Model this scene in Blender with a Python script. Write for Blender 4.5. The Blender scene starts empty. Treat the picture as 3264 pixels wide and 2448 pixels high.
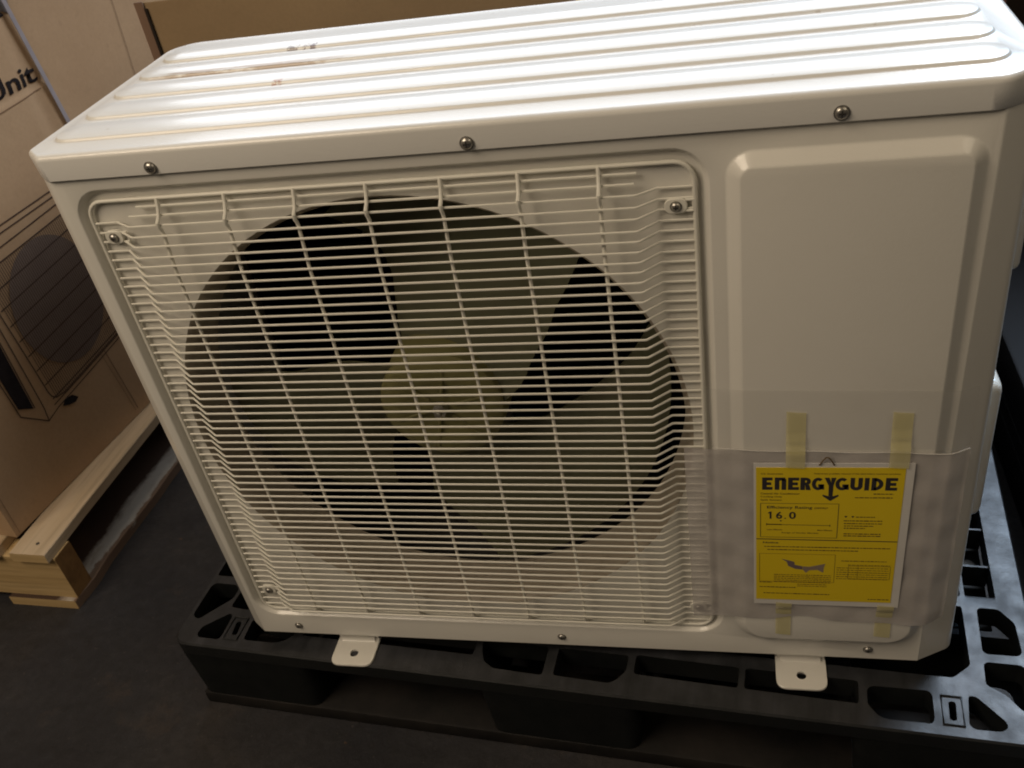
import bpy, bmesh, math, random
from mathutils import Matrix, Vector
random.seed(7)
PI = math.pi
scene = bpy.context.scene
C = scene.collection

# ---------------------------------------------------------------- camera
W, H, D = 0.86, 0.6705, 0.32            # outdoor unit: width, height to lid top, depth
FLOOR = -0.16
cd = bpy.data.cameras.new("camera"); cam = bpy.data.objects.new("camera", cd); C.objects.link(cam)
Rr = [(0.97364246, 0.17210884, -0.14966266), (-0.01754592, -0.59772073, -0.80151236), (-0.22740384, 0.78301244, -0.57894647)]
M = Matrix(((Rr[0][0], -Rr[1][0], -Rr[2][0], 0.63390), (Rr[0][1], -Rr[1][1], -Rr[2][1], -0.73586),
            (Rr[0][2], -Rr[1][2], -Rr[2][2], 0.94302), (0, 0, 0, 1)))
cam.matrix_world = M
cd.sensor_width = 36; cd.lens = 33.517; cd.clip_end = 100; cd.clip_start = 0.02
cd.dof.use_dof = True; cd.dof.focus_distance = 0.98; cd.dof.aperture_fstop = 13.0
scene.camera = cam

# ---------------------------------------------------------------- light
w = bpy.data.worlds.new("World"); scene.world = w; w.use_nodes = True
bgn = w.node_tree.nodes["Background"]; bgn.inputs[0].default_value = (1.0, 0.80, 0.58, 1); bgn.inputs[1].default_value = 0.05

def area(name, loc, target, sx, sy, power, col):
    l = bpy.data.lights.new(name, 'AREA'); l.shape = 'RECTANGLE'; l.size = sx; l.size_y = sy; l.energy = power; l.color = col
    o = bpy.data.objects.new(name, l); C.objects.link(o); o.location = loc
    o.rotation_euler = (Vector(target) - Vector(loc)).to_track_quat('-Z', 'Y').to_euler()
    return o
area("skylight_lamp", (0.0, 3.9, 2.4), (0.45, 0.1, 0.6), 4.6, 2.6, 106, (0.88, 0.93, 1.0))
area("lid_fill_lamp", (1.70, 1.70, 2.60), (0.0, 0.6, 0.5), 1.1, 0.8, 58, (0.90, 0.94, 1.0))  # added overhead fill to brighten the lid and the box top
area("bay_lamp", (1.95, -0.75, 2.15), (0.3, 0.2, 0.4), 1.1, 1.0, 6.5, (1.0, 0.84, 0.62))
area("ceiling_lamp", (-0.80, -1.15, 2.00), (0.3, -0.02, 0.45), 1.2, 1.0, 27, (1.0, 0.82, 0.62))
o_ = area("pallet_sheen_lamp", (1.75, 1.35, 1.45), (1.0, 0.05, -0.02), 0.9, 0.7, 4.2, (0.45, 0.70, 1.0)); o_.data.spread = math.radians(70)  # added cool lamp aimed at the pallet corner for its bluish sheen
area("warm_bulb", (-0.25, -0.85, 2.3), (0.2, 0.1, 0.4), 0.07, 0.07, 1.5, (1.0, 0.78, 0.50))
scene.view_settings.view_transform = 'Standard'; scene.view_settings.look = 'None'
scene.view_settings.exposure = 0.0; scene.view_settings.gamma = 1.0
scene.render.engine = 'CYCLES'
scene.cycles.pixel_filter_type = 'BLACKMAN_HARRIS'; scene.cycles.filter_width = 1.9

# ---------------------------------------------------------------- helpers
def thing(name, label, cat, loc=(0, 0, 0), rotz=0, group=None):
    o = bpy.data.objects.new(name, None); C.objects.link(o); o.location = loc; o.rotation_euler = (0, 0, rotz)
    o.empty_display_size = 0.05
    o['label'] = label; o['category'] = cat
    if group: o['group'] = group
    return o
def root_of(o):
    while o.parent: o = o.parent
    return o
def mesh_obj(name, bm, mat, parent=None, smooth=True, world=False, origin=None):
    """link bm as one object; world=True: coordinates are given in world space (things without rotation)"""
    bmesh.ops.recalc_face_normals(bm, faces=bm.faces[:]) if world != 'keep' else None
    me = bpy.data.meshes.new(name)
    off = Vector((0, 0, 0))
    if origin is not None: off = Vector(origin)
    elif parent is not None and world: off = root_of(parent).location.copy()
    if off.length: bmesh.ops.translate(bm, verts=bm.verts[:], vec=-off)
    bm.to_mesh(me); bm.free()
    if isinstance(mat, (list, tuple)):
        for m_ in mat: me.materials.append(m_)
    else: me.materials.append(mat)
    if smooth:
        for p_ in me.polygons: p_.use_smooth = True
        me.set_sharp_from_angle(angle=math.radians(38))
    o = bpy.data.objects.new(name, me); C.objects.link(o)
    if parent is not None: o.parent = parent
    elif origin is not None: o.location = off
    return o
def tag(o, label=None, cat=None, group=None, kind=None):
    if label: o['label'] = label
    if cat: o['category'] = cat
    if group: o['group'] = group
    if kind: o['kind'] = kind
    return o
def bx(bm, x0, x1, y0, y1, z0, z1, bev=0.0, seg=2, mi=0):
    r = bmesh.ops.create_cube(bm, size=1.0)
    vs = r['verts']
    for v in vs:
        v.co = Vector(((x0 + x1) / 2 + v.co.x * (x1 - x0), (y0 + y1) / 2 + v.co.y * (y1 - y0), (z0 + z1) / 2 + v.co.z * (z1 - z0)))
    fs = set(f for v in vs for f in v.link_faces)
    for f in fs: f.material_index = mi
    if bev > 0:
        es = set(e for v in vs for e in v.link_edges)
        bmesh.ops.bevel(bm, geom=list(es), offset=bev, segments=seg, affect='EDGES', profile=0.5)
def tube(bm, pts, r, n=8, closed=False):
    pts = [Vector(p) for p in pts]; rings = []; N = len(pts)
    for i, p in enumerate(pts):
        a = pts[i - 1] if (i > 0 or closed) else p
        b = pts[(i + 1) % N] if (i < N - 1 or closed) else p
        t1 = (p - a); t2 = (b - p)
        t = (t1.normalized() if t1.length else Vector()) + (t2.normalized() if t2.length else Vector())
        t.normalize()
        up = Vector((0, 1, 0)) if abs(t.y) < 0.9 else Vector((1, 0, 0))
        s = t.cross(up).normalized(); u = s.cross(t).normalized()
        sc = 1.0
        if t1.length and t2.length: sc = 1 / max(0.6, math.cos(t1.angle(t2) / 2))
        rings.append([bm.verts.new(p + s * (math.cos(2 * PI * k / n) * r * (sc if abs(math.cos(2*PI*k/n))>.5 else 1)) + u * (math.sin(2 * PI * k / n) * r)) for k in range(n)])
    M_ = N if closed else N - 1
    for i in range(M_):
        A = rings[i]; B = rings[(i + 1) % N]
        for k in range(n):
            bm.faces.new((A[k], A[(k + 1) % n], B[(k + 1) % n], B[k]))
    if not closed:
        bm.faces.new(rings[0][::-1]); bm.faces.new(rings[-1])
def rr(x0, x1, z0, z1, r, n=8, rb=None):
    out = []; rt, rb = r, (r if rb is None else rb)
    for cx_, cz_, a0, r in ((x1 - rt, z1 - rt, 0, rt), (x0 + rt, z1 - rt, 90, rt), (x0 + rb, z0 + rb, 180, rb), (x1 - rb, z0 + rb, 270, rb)):
        for k in range(n + 1):
            a = math.radians(a0 + 90 * k / n)
            out.append((cx_ + r * math.cos(a), cz_ + r * math.sin(a)))
    return out
def ring(bm, pts): return [bm.verts.new(p) for p in pts]
def loft(bm, A, B, mi=0):
    n = len(A)
    for k in range(n):
        f = bm.faces.new((A[k], A[(k + 1) % n], B[(k + 1) % n], B[k])); f.material_index = mi
def fill(bm, loops):
    es = []
    for L in loops:
        for k in range(len(L)):
            a, b = L[k], L[(k + 1) % len(L)]
            e = bm.edges.get((a, b)) or bm.edges.new((a, b)); es.append(e)
    return bmesh.ops.triangle_fill(bm, use_beauty=True, use_dissolve=False, edges=es)
def sstep(t): return t * t * (3 - 2 * t)
def lathe(bm, prof, c, axis='y', n=32, cap0=True, cap1=True):
    """prof: list of (radius, distance along axis)"""
    rings = []
    for r, h in prof:
        rg = []
        for k in range(n):
            a = 2 * PI * k / n
            if axis == 'y': p = (c[0] + r * math.cos(a), c[1] + h, c[2] + r * math.sin(a))
            elif axis == 'z': p = (c[0] + r * math.cos(a), c[1] + r * math.sin(a), c[2] + h)
            else: p = (c[0] + h, c[1] + r * math.cos(a), c[2] + r * math.sin(a))
            rg.append(bm.verts.new(p))
        rings.append(rg)
    for a, b in zip(rings, rings[1:]): loft(bm, a, b)
    if cap0: bm.faces.new(rings[0])
    if cap1: bm.faces.new(rings[-1][::-1])

# ---------------------------------------------------------------- materials
def nodes(name):
    m = bpy.data.materials.new(name); m.use_nodes = True
    nt = m.node_tree; return m, nt, nt.nodes["Principled BSDF"]
def ramp(nt, src, stops):
    r = nt.nodes.new('ShaderNodeValToRGB'); nt.links.new(src, r.inputs[0])
    e = r.color_ramp.elements
    while len(e) < len(stops): e.new(0.5)
    for i, (p, c) in enumerate(stops):
        e[i].position = p; e[i].color = (c[0], c[1], c[2], 1) if not isinstance(c, (int, float)) else (c, c, c, 1)
    return r.outputs[0]
def noise(nt, scale, detail=4, rough=0.55, vec=None, stretch=None):
    n = nt.nodes.new('ShaderNodeTexNoise'); n.inputs['Scale'].default_value = scale
    n.inputs['Detail'].default_value = detail; n.inputs['Roughness'].default_value = rough
    if vec is None:
        tc = nt.nodes.new('ShaderNodeTexCoord'); vec = tc.outputs['Object']
    if stretch:
        mp = nt.nodes.new('ShaderNodeMapping'); mp.inputs['Scale'].default_value = stretch
        nt.links.new(vec, mp.inputs[0]); vec = mp.outputs[0]
    nt.links.new(vec, n.inputs['Vector']); return n.outputs['Fac']
def mix(nt, fac, a, b, mode='MIX'):
    m = nt.nodes.new('ShaderNodeMix'); m.data_type = 'RGBA'; m.blend_type = mode
    for s, v in ((m.inputs[0], fac), (m.inputs[6], a), (m.inputs[7], b)):
        if isinstance(v, (int, float)): s.default_value = v
        elif isinstance(v, tuple): s.default_value = (v[0], v[1], v[2], 1)
        else: nt.links.new(v, s)
    return m.outputs[2]
def bump(nt, bsdf, h, strength, dist):
    b = nt.nodes.new('ShaderNodeBump'); b.inputs['Strength'].default_value = strength; b.inputs['Distance'].default_value = dist
    nt.links.new(h, b.inputs['Height']); nt.links.new(b.outputs[0], bsdf.inputs['Normal'])
def mat(name, c1, c2=None, scale=20, rough=0.5, rvar=0.0, metal=0, bs=0, bscale=200, stretch=None, spec=0.5):
    m, nt, b = nodes(name)
    b.inputs['Roughness'].default_value = rough; b.inputs['Metallic'].default_value = metal
    b.inputs['Specular IOR Level'].default_value = spec
    if c2 is None: b.inputs['Base Color'].default_value = (*c1, 1)
    else:
        f = noise(nt, scale, 6, 0.6, stretch=stretch)
        nt.links.new(ramp(nt, f, [(0.32, c1), (0.68, c2)]), b.inputs['Base Color'])
    if rvar:
        f2 = noise(nt, scale * 1.7, 4)
        nt.links.new(ramp(nt, f2, [(0.3, rough - rvar), (0.7, rough + rvar)]), b.inputs['Roughness'])
    if bs: bump(nt, b, noise(nt, bscale, 3, stretch=stretch), bs, 0.001)
    return m
def paint_material():
    m, nt, b = nodes('cream_paint')
    c = ramp(nt, noise(nt, 3, 6, 0.6), [(0.32, (0.70, 0.68, 0.62)), (0.68, (0.745, 0.725, 0.665))])
    c = mix(nt, ramp(nt, noise(nt, 9, 8, 0.72), [(0.56, 0.0), (0.80, 0.20)]), c, (0.52, 0.47, 0.39))
    c = mix(nt, ramp(nt, noise(nt, 60, 3, 0.5, stretch=(0.15, 1, 1)), [(0.72, 0.0), (0.78, 0.12)]), c, (0.45, 0.40, 0.34))
    nt.links.new(c, b.inputs['Base Color'])
    nt.links.new(ramp(nt, noise(nt, 8, 7, 0.7), [(0.3, 0.30), (0.7, 0.44)]), b.inputs['Roughness'])
    b.inputs['Coat Weight'].default_value = 0.45; b.inputs['Coat Roughness'].default_value = 0.09
    bump(nt, b, noise(nt, 380, 3), 0.12, 0.001)
    return m
PAINT = paint_material()
def lid_material():
    m, nt, b = nodes('lid_paint')
    b.inputs['Roughness'].default_value = 0.27
    tc = nt.nodes.new('ShaderNodeTexCoord')
    sep = nt.nodes.new('ShaderNodeSeparateXYZ'); nt.links.new(tc.outputs['Object'], sep.inputs[0])
    def band(sock, c, h):     # soft box mask
        s = nt.nodes.new('ShaderNodeMath'); s.operation = 'SUBTRACT'; nt.links.new(sock, s.inputs[0]); s.inputs[1].default_value = c
        a = nt.nodes.new('ShaderNodeMath'); a.operation = 'ABSOLUTE'; nt.links.new(s.outputs[0], a.inputs[0])
        r = nt.nodes.new('ShaderNodeMapRange'); nt.links.new(a.outputs[0], r.inputs[0])
        r.inputs[1].default_value = h * 0.7; r.inputs[2].default_value = h; r.inputs[3].default_value = 1; r.inputs[4].default_value = 0
        return r.outputs[0]
    def mul(a, b_):
        s = nt.nodes.new('ShaderNodeMath'); s.operation = 'MULTIPLY'; nt.links.new(a, s.inputs[0])
        if isinstance(b_, float): s.inputs[1].default_value = b_
        else: nt.links.new(b_, s.inputs[1])
        return s.outputs[0]
    nz = noise(nt, 70, 5, 0.62, stretch=(0.22, 1, 1))
    thr = ramp(nt, nz, [(0.41, 0.0), (0.50, 1.0)])
    # object origin of the unit is at (0.43, 0.16, -0.024)
    X = sep.outputs['X']; Y = sep.outputs['Y']
    m1 = mul(mul(band(X, -0.285, 0.125), band(Y, 0.0350, 0.0075)), thr)       # long scrape along the fourth rib
    m2 = mul(mul(band(X, -0.215, 0.055), band(Y, 0.0450, 0.006)), thr)
    m3 = mul(mul(band(X, -0.230, 0.0060), band(Y, -0.0225, 0.0065)), 0.8)        # small chip
    m4 = mul(mul(band(X, -0.2555, 0.0075), band(Y, 0.0920, 0.008)), 0.75)
    m5 = mul(mul(band(X, -0.2360, 0.0085), band(Y, 0.0915, 0.008)), 0.85)
    chip = ramp(nt, noise(nt, 190, 4, 0.6), [(0.42, 0.0), (0.50, 1.0)])
    m3 = mul(m3, chip); m4 = mul(m4, chip); m5 = mul(m5, chip)
    base = mix(nt, ramp(nt, noise(nt, 4, 5), [(0.3, 0.0), (0.7, 1.0)]), (0.72, 0.71, 0.675), (0.76, 0.75, 0.715))
    speck = ramp(nt, noise(nt, 90, 2, 0.4), [(0.74, 0.0), (0.80, 0.35)])
    c = mix(nt, speck, base, (0.35, 0.28, 0.2))
    c = mix(nt, mul(m1, 0.95), c, (0.42, 0.33, 0.25)); c = mix(nt, mul(m2, 0.25), c, (0.42, 0.33, 0.25))
    c = mix(nt, m3, c, (0.40, 0.20, 0.13)); c = mix(nt, m4, c, (0.16, 0.12, 0.11)); c = mix(nt, m5, c, (0.14, 0.09, 0.10))
    nt.links.new(c, b.inputs['Base Color'])
    b.inputs['Coat Weight'].default_value = 0.22; b.inputs['Coat Roughness'].default_value = 0.12
    bump(nt, b, noise(nt, 420, 3), 0.10, 0.001)
    return m
LID = lid_material()
WIRE = mat('grille_plastic_coat', (0.68, 0.66, 0.58), (0.74, 0.72, 0.64), 6, 0.42)
SCREW = mat('zinc_screw', (0.52, 0.50, 0.46), (0.42, 0.40, 0.36), 200, 0.33, metal=0.9)
RECESS = mat('screw_recess', (0.03, 0.028, 0.025), rough=0.6)
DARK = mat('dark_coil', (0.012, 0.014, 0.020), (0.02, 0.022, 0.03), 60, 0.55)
INNER = mat('galvanised_inside', (0.10, 0.095, 0.09), (0.14, 0.13, 0.12), 14, 0.5)
MOTOR = mat('grey_motor', (0.10, 0.105, 0.11), (0.15, 0.155, 0.16), 20, 0.45)
def fan_material(name, c1, c2):
    m, nt, b = nodes(name)
    b.inputs['Roughness'].default_value = 0.45
    f = noise(nt, 9, 3)
    nt.links.new(ramp(nt, f, [(0.3, c1), (0.7, c2)]), b.inputs['Base Color'])
    tr = nt.nodes.new('ShaderNodeBsdfTranslucent'); tr.inputs[0].default_value = (0.34, 0.33, 0.14, 1)
    mx = nt.nodes.new('ShaderNodeMixShader'); mx.inputs[0].default_value = 0.3
    out = nt.nodes['Material Output']
    nt.links.new(b.outputs[0], mx.inputs[1]); nt.links.new(tr.outputs[0], mx.inputs[2]); nt.links.new(mx.outputs[0], out.inputs[0])
    return m
FAN = fan_material('translucent_fan_plastic', (0.12, 0.122, 0.075), (0.165, 0.165, 0.10))
HUB = fan_material('thick_hub_plastic', (0.22, 0.205, 0.085), (0.28, 0.26, 0.11))
def dusty_black():
    m, nt, b = nodes('dusty_black_plastic')
    b.inputs['Roughness'].default_value = 0.5
    geo = nt.nodes.new('ShaderNodeNewGeometry'); sep = nt.nodes.new('ShaderNodeSeparateXYZ'); nt.links.new(geo.outputs['Normal'], sep.inputs[0])
    up = ramp(nt, sep.outputs['Z'], [(0.5, 0.0), (0.95, 1.0)])
    n1 = ramp(nt, noise(nt, 16, 7, 0.65), [(0.30, 0.25), (0.72, 1.0)])
    n2 = ramp(nt, noise(nt, 50, 5, 0.7, stretch=(1, 0.12, 1)), [(0.35, 0.45), (0.65, 1.0)])
    k = mix(nt, 1.0, mix(nt, 1.0, n1, n2, 'MULTIPLY'), up, 'MULTIPLY')      # dust settles on the faces that look up
    nt.links.new(mix(nt, k, (0.005, 0.006, 0.006), (0.048, 0.049, 0.056)), b.inputs['Base Color'])
    nt.links.new(ramp(nt, noise(nt, 30, 4), [(0.3, 0.38), (0.7, 0.6)]), b.inputs['Roughness'])
    bump(nt, b, noise(nt, 260, 4), 0.25, 0.001)
    return m
PLAST = dusty_black()
SKID = mat('dirty_skid_plastic', (0.006, 0.006, 0.006), (0.020, 0.017, 0.015), 12, 0.65, bs=0.3, spec=0.2)
PLASTD = mat('black_plastic', (0.005, 0.006, 0.006), (0.009, 0.010, 0.010), 30, 0.6, bs=0.2, spec=0.2)
def cardboard(name, c1, c2):
    m, nt, b = nodes(name); b.inputs['Roughness'].default_value = 0.72; b.inputs['Specular IOR Level'].default_value = 0.3
    f = noise(nt, 5, 8, 0.62); g = noise(nt, 160, 3, 0.6)
    c = ramp(nt, f, [(0.3, c1), (0.7, c2)])
    c = mix(nt, ramp(nt, g, [(0.35, 0.0), (0.7, 0.22)]), c, tuple(x * 0.72 for x in c1))
    c = mix(nt, ramp(nt, noise(nt, 28, 6, 0.7), [(0.60, 0.0), (0.74, 0.30)]), c, tuple(x * 0.6 for x in c1))
    nt.links.new(c, b.inputs['Base Color'])
    bump(nt, b, noise(nt, 22, 6, 0.6), 0.35, 0.003)
    return m
CARD = cardboard('light_cardboard', (0.42, 0.28, 0.165), (0.48, 0.33, 0.20))
CARD2 = cardboard('brown_cardboard', (0.225, 0.155, 0.085), (0.285, 0.20, 0.11))
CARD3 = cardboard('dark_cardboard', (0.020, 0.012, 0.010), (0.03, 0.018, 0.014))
CREASE = mat('cardboard_crease', (0.20, 0.12, 0.065), rough=0.8)
INK = mat('black_ink', (0.014, 0.012, 0.013), (0.024, 0.02, 0.022), 60, 0.8, spec=0.1)
INKF = mat('fine_brown_ink', (0.065, 0.040, 0.028), rough=0.7)
INKB = mat('brown_ink_line', (0.055, 0.03, 0.02), rough=0.7)
INKG = mat('grey_ink', (0.19, 0.145, 0.125), (0.215, 0.165, 0.14), 30, 0.7)
INKL = mat('grey_logo_ink', (0.17, 0.15, 0.145), rough=0.6)
STRAP = mat('lilac_strap', (0.29, 0.27, 0.295), (0.34, 0.315, 0.34), 30, 0.35)
def wood(name, c1, c2, c3, stretch):
    m, nt, b = nodes(name); b.inputs['Roughness'].default_value = 0.7
    f = noise(nt, 26, 8, 0.6, stretch=stretch)
    g = noise(nt, 90, 4, 0.6, stretch=stretch)
    c = ramp(nt, f, [(0.28, c1), (0.5, c2), (0.75, c3)])
    c = mix(nt, ramp(nt, g, [(0.5, 0.0), (0.75, 0.45)]), c, tuple(x * 0.5 for x in c1))
    nt.links.new(c, b.inputs['Base Color']); bump(nt, b, g, 0.4, 0.002)
    return m
WOODY = wood('pale_plank_wood', (0.40, 0.29, 0.17), (0.52, 0.40, 0.26), (0.58, 0.46, 0.32), (1, 0.05, 1))
WOODX = wood('yellow_stringer_wood', (0.38, 0.25, 0.10), (0.54, 0.38, 0.18), (0.60, 0.44, 0.23), (0.05, 1, 1))
ENDG = wood('end_grain_wood', (0.17, 0.085, 0.025), (0.25, 0.13, 0.04), (0.30, 0.165, 0.06), (1, 1, 1))
def white_plank():
    m, nt, b = nodes('worn_white_plank'); b.inputs['Roughness'].default_value = 0.8
    f = noise(nt, 14, 8, 0.65, stretch=(1, 0.35, 1)); g = noise(nt, 22, 8, 0.7, stretch=(1, 0.5, 1))
    c = ramp(nt, f, [(0.30, (0.16, 0.12, 0.09)), (0.42, (0.36, 0.31, 0.26)), (0.50, (0.46, 0.43, 0.38)), (0.8, (0.55, 0.52, 0.47))])
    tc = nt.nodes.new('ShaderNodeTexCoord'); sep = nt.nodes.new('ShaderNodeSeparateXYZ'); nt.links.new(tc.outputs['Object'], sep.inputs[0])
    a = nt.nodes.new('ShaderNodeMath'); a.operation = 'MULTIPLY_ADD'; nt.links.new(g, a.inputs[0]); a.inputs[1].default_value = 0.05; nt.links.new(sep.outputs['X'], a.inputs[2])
    # dark brown on the inner side, white paint on the outer
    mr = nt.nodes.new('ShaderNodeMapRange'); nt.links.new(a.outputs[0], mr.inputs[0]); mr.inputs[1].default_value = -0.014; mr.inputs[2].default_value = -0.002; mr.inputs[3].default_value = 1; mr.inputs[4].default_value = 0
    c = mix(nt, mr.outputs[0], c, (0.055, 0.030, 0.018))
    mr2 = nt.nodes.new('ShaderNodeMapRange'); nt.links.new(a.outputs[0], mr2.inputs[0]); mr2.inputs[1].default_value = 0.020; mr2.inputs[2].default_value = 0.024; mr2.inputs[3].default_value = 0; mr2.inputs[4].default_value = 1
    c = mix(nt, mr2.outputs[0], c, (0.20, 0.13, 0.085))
    nt.links.new(c, b.inputs['Base Color']); bump(nt, b, f, 0.5, 0.002)
    return m
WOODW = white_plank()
def concrete():
    m, nt, b = nodes('dark_concrete')
    f = noise(nt, 2.4, 10, 0.62); g = noise(nt, 55, 7, 0.72); h = noise(nt, 8, 8, 0.72); s1 = noise(nt, 30, 6, 0.6, stretch=(1, 0.08, 1)); s2 = noise(nt, 160, 3, 0.6)
    c = ramp(nt, f, [(0.35, (0.021, 0.021, 0.025)), (0.5, (0.032, 0.031, 0.034)), (0.65, (0.048, 0.042, 0.039))])
    c = mix(nt, ramp(nt, g, [(0.35, 0.0), (0.7, 0.65)]), c, (0.014, 0.013, 0.013))
    c = mix(nt, ramp(nt, h, [(0.58, 0.0), (0.72, 0.55)]), c, (0.062, 0.046, 0.036))
    c = mix(nt, ramp(nt, s1, [(0.66, 0.0), (0.74, 0.14)]), c, (0.070, 0.064, 0.060))
    c = mix(nt, ramp(nt, noise(nt, 26, 2, 0.4), [(0.735, 0.0), (0.77, 0.85)]), c, (0.17, 0.095, 0.05))
    c = mix(nt, ramp(nt, s2, [(0.66, 0.0), (0.74, 0.5)]), c, (0.10, 0.09, 0.08))
    nt.links.new(c, b.inputs['Base Color'])
    nt.links.new(ramp(nt, h, [(0.3, 0.42), (0.7, 0.8)]), b.inputs['Roughness'])
    b.inputs['Specular IOR Level'].default_value = 0.3
    bump(nt, b, g, 0.6, 0.003)
    return m
CONC = concrete()
YEL = mat('yellow_label_paper', (0.72, 0.53, 0.010), (0.76, 0.57, 0.016), 6, 0.55)
PAPER = mat('white_label_paper', (0.62, 0.60, 0.57), (0.68, 0.66, 0.62), 20, 0.6)
LINK_ = mat('label_black_ink', (0.030, 0.026, 0.030), rough=0.6)
LFAINT = mat('label_faint_ink', (0.20, 0.125, 0.02), rough=0.6)
LMID = mat('label_small_ink', (0.12, 0.075, 0.02), rough=0.6)
LVIO = mat('label_violet_ink', (0.16, 0.115, 0.12), rough=0.6)
LVIO2 = mat('label_grey_ink', (0.26, 0.20, 0.15), rough=0.6)
def sheer(name, col, alpha, rough, wr=0):
    m, nt, b = nodes(name); b.inputs['Base Color'].default_value = (*col, 1); b.inputs['Roughness'].default_value = rough
    b.inputs['Alpha'].default_value = alpha
    if wr:
        f = noise(nt, 9, 7, 0.65)
        nt.links.new(ramp(nt, f, [(0.3, alpha - wr), (0.7, alpha + wr)]), b.inputs['Alpha'])
        g = noise(nt, 16, 5, 0.6); bump(nt, b, g, 0.35, 0.004)
        h = noise(nt, 7, 6, 0.7)
        nt.links.new(mix(nt, ramp(nt, h, [(0.58, 0.0), (0.78, 0.40)]), col, (0.32, 0.24, 0.19)), b.inputs['Base Color'])
    return m
FILM = sheer('clear_film', (0.50, 0.49, 0.46), 0.10, 0.3)
POUCH = sheer('milky_pouch_film', (0.54, 0.505, 0.485), 0.64, 0.13, 0.12)
TAPE = sheer('yellowed_tape', (0.70, 0.63, 0.27), 0.52, 0.35)
STRING = mat('brown_string', (0.12, 0.075, 0.03), rough=0.8)
BLUEY = mat('black_wrap', (0.006, 0.006, 0.007), rough=0.55, spec=0.15)

# ---------------------------------------------------------------- floor
bm = bmesh.new(); bmesh.ops.create_grid(bm, x_segments=8, y_segments=8, size=7.0)
fl = mesh_obj('floor', bm, CONC, smooth=False); fl.location = (0.4, 0.8, FLOOR)
tag(fl, 'dark stained concrete warehouse floor', kind='structure')
del fl['label']

# ================================================================ OUTDOOR UNIT
UO = (0.43, 0.16, -0.024)
unit = thing('air_conditioner', 'cream white outdoor air conditioner with wire fan grille and ribbed lid, on the black pallet', 'air conditioner', UO)
def U(name, bm, m, parent=None, smooth=True): return mesh_obj(name, bm, m, parent or unit, smooth, world=True)
CX, CY, CRX, CRY = 0.017, 0.0150, 0.029, 0.0200
def fillet(P, rads, n=5, closed=True):
    out = []; N = len(P)
    for i in range(N):
        r = rads[i] if isinstance(rads, (list, tuple)) else rads
        p = Vector(P[i]); a = Vector(P[i - 1]); b = Vector(P[(i + 1) % N])
        if r <= 0 or (not closed and i in (0, N - 1)): out.append(tuple(p)); continue
        da = (a - p).normalized(); db = (b - p).normalized()
        L = min(r, (a - p).length * 0.45, (b - p).length * 0.45)
        A = p + da * L; B = p + db * L
        for k in range(n + 1):
            t = k / n
            out.append(tuple(A * (1 - t) ** 2 + p * 2 * t * (1 - t) + B * t * t))
    return out
ZT = 0.655
# ---- front panel
bm = bmesh.new()
xL, xR = 0.0245, W - 0.0295
prof = 12
outer_pts = [(xL, ZT), (xL, 0.0), (xR - 0.0020, 0.0), (xR, ZT)]
outer = ring(bm, [(x, 0, z) for x, z in outer_pts])
def bevel_step(t):
    e = 0.16
    if t < e: return t * t / (2 * e * (1 - e))
    if t > 1 - e: return 1 - (1 - t) ** 2 / (2 * e * (1 - e))
    return (t - e / 2) / (1 - e)
def bead(bm, x0, x1, z0, z1, r0, r1, wdt, y0, y1, rb0=None, rb1=None, fn=sstep):
    rings = []
    for k in range(prof + 1):
        t = k / prof
        i = t * wdt; r = r0 + (r1 - r0) * t; y = y0 + (y1 - y0) * fn(t); rb = None if rb0 is None else rb0 + (rb1 - rb0) * t
        rings.append(ring(bm, [(x, y, z) for x, z in rr(x0 + i, x1 - i, z0 + i, z1 - i, r, 8, rb)]))
    for a, b in zip(rings, rings[1:]): loft(bm, a, b)
    return rings
RD = 0.0075
rec = bead(bm, 0.0265, 0.6175, 0.0335, 0.6325, 0.032, 0.026, 0.0065, 0, RD)
acc = bead(bm, 0.6285, 0.8272, 0.028, 0.6265, 0.023, 0.009, 0.0135, 0, -0.0098, 0.034, 0.024, bevel_step)
fill(bm, [outer, rec[0], acc[0]])
fill(bm, [acc[-1]])
FCX, FCZ = 0.322, 0.333
NC = 96
def circ(r, y): return [(FCX + r * math.cos(2 * PI * k / NC), y, FCZ + r * math.sin(2 * PI * k / NC)) for k in range(NC)]
c0 = ring(bm, circ(0.2715, RD)); fill(bm, [rec[-1], c0])
bs_ = bmesh.new(); prev = ring(bs_, circ(0.2715, RD + 0.0002))
for r, y in ((0.2705, RD + 0.0010), (0.2685, RD + 0.003), (0.266, RD + 0.008), (0.264, RD + 0.016), (0.2625, 0.04), (0.262, 0.070)):
    cur = ring(bs_, circ(r, y)); loft(bs_, prev, cur); prev = cur
# rounded corners left and right, bottom lip
lt = fillet([(xL, 0.0), (0.012, 0.0), (-0.004, CY), (-0.004, 0.06)], [0, 0.006, 0.006, 0], 6, closed=False)
lb = fillet([(xL, 0.0), (0.0235, 0.0), (0.0, CY + 0.002), (0.0, 0.06)], [0, 0.006, 0.006, 0], 6, closed=False)
rt_ = fillet([(xR, 0.0), (W - 0.0255, 0.0), (W + 0.003, CRY), (W + 0.003, 0.045)], [0, 0.010, 0.010, 0], 6, closed=False)
rb_ = fillet([(xR, 0.0), (W - 0.0312, 0.0), (W + 0.009, CRY + 0.002), (W + 0.009, 0.045)], [0, 0.0015, 0.010, 0], 6, closed=False)
for pt_, pb_, a0, a1 in ((lt, lb, outer[0], outer[1]), (rt_, rb_, outer[3], outer[2])):
    pa, pb = a0, a1
    for (x, y), (x2, y2) in list(zip(pt_, pb_))[1:]:
        na, nb = bm.verts.new((x, y, ZT)), bm.verts.new((x2, y2, 0.0))
        bm.faces.new((pa, pb, nb, na)); pa, pb = na, nb
fp = U('front_panel', bm, PAINT)
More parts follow.
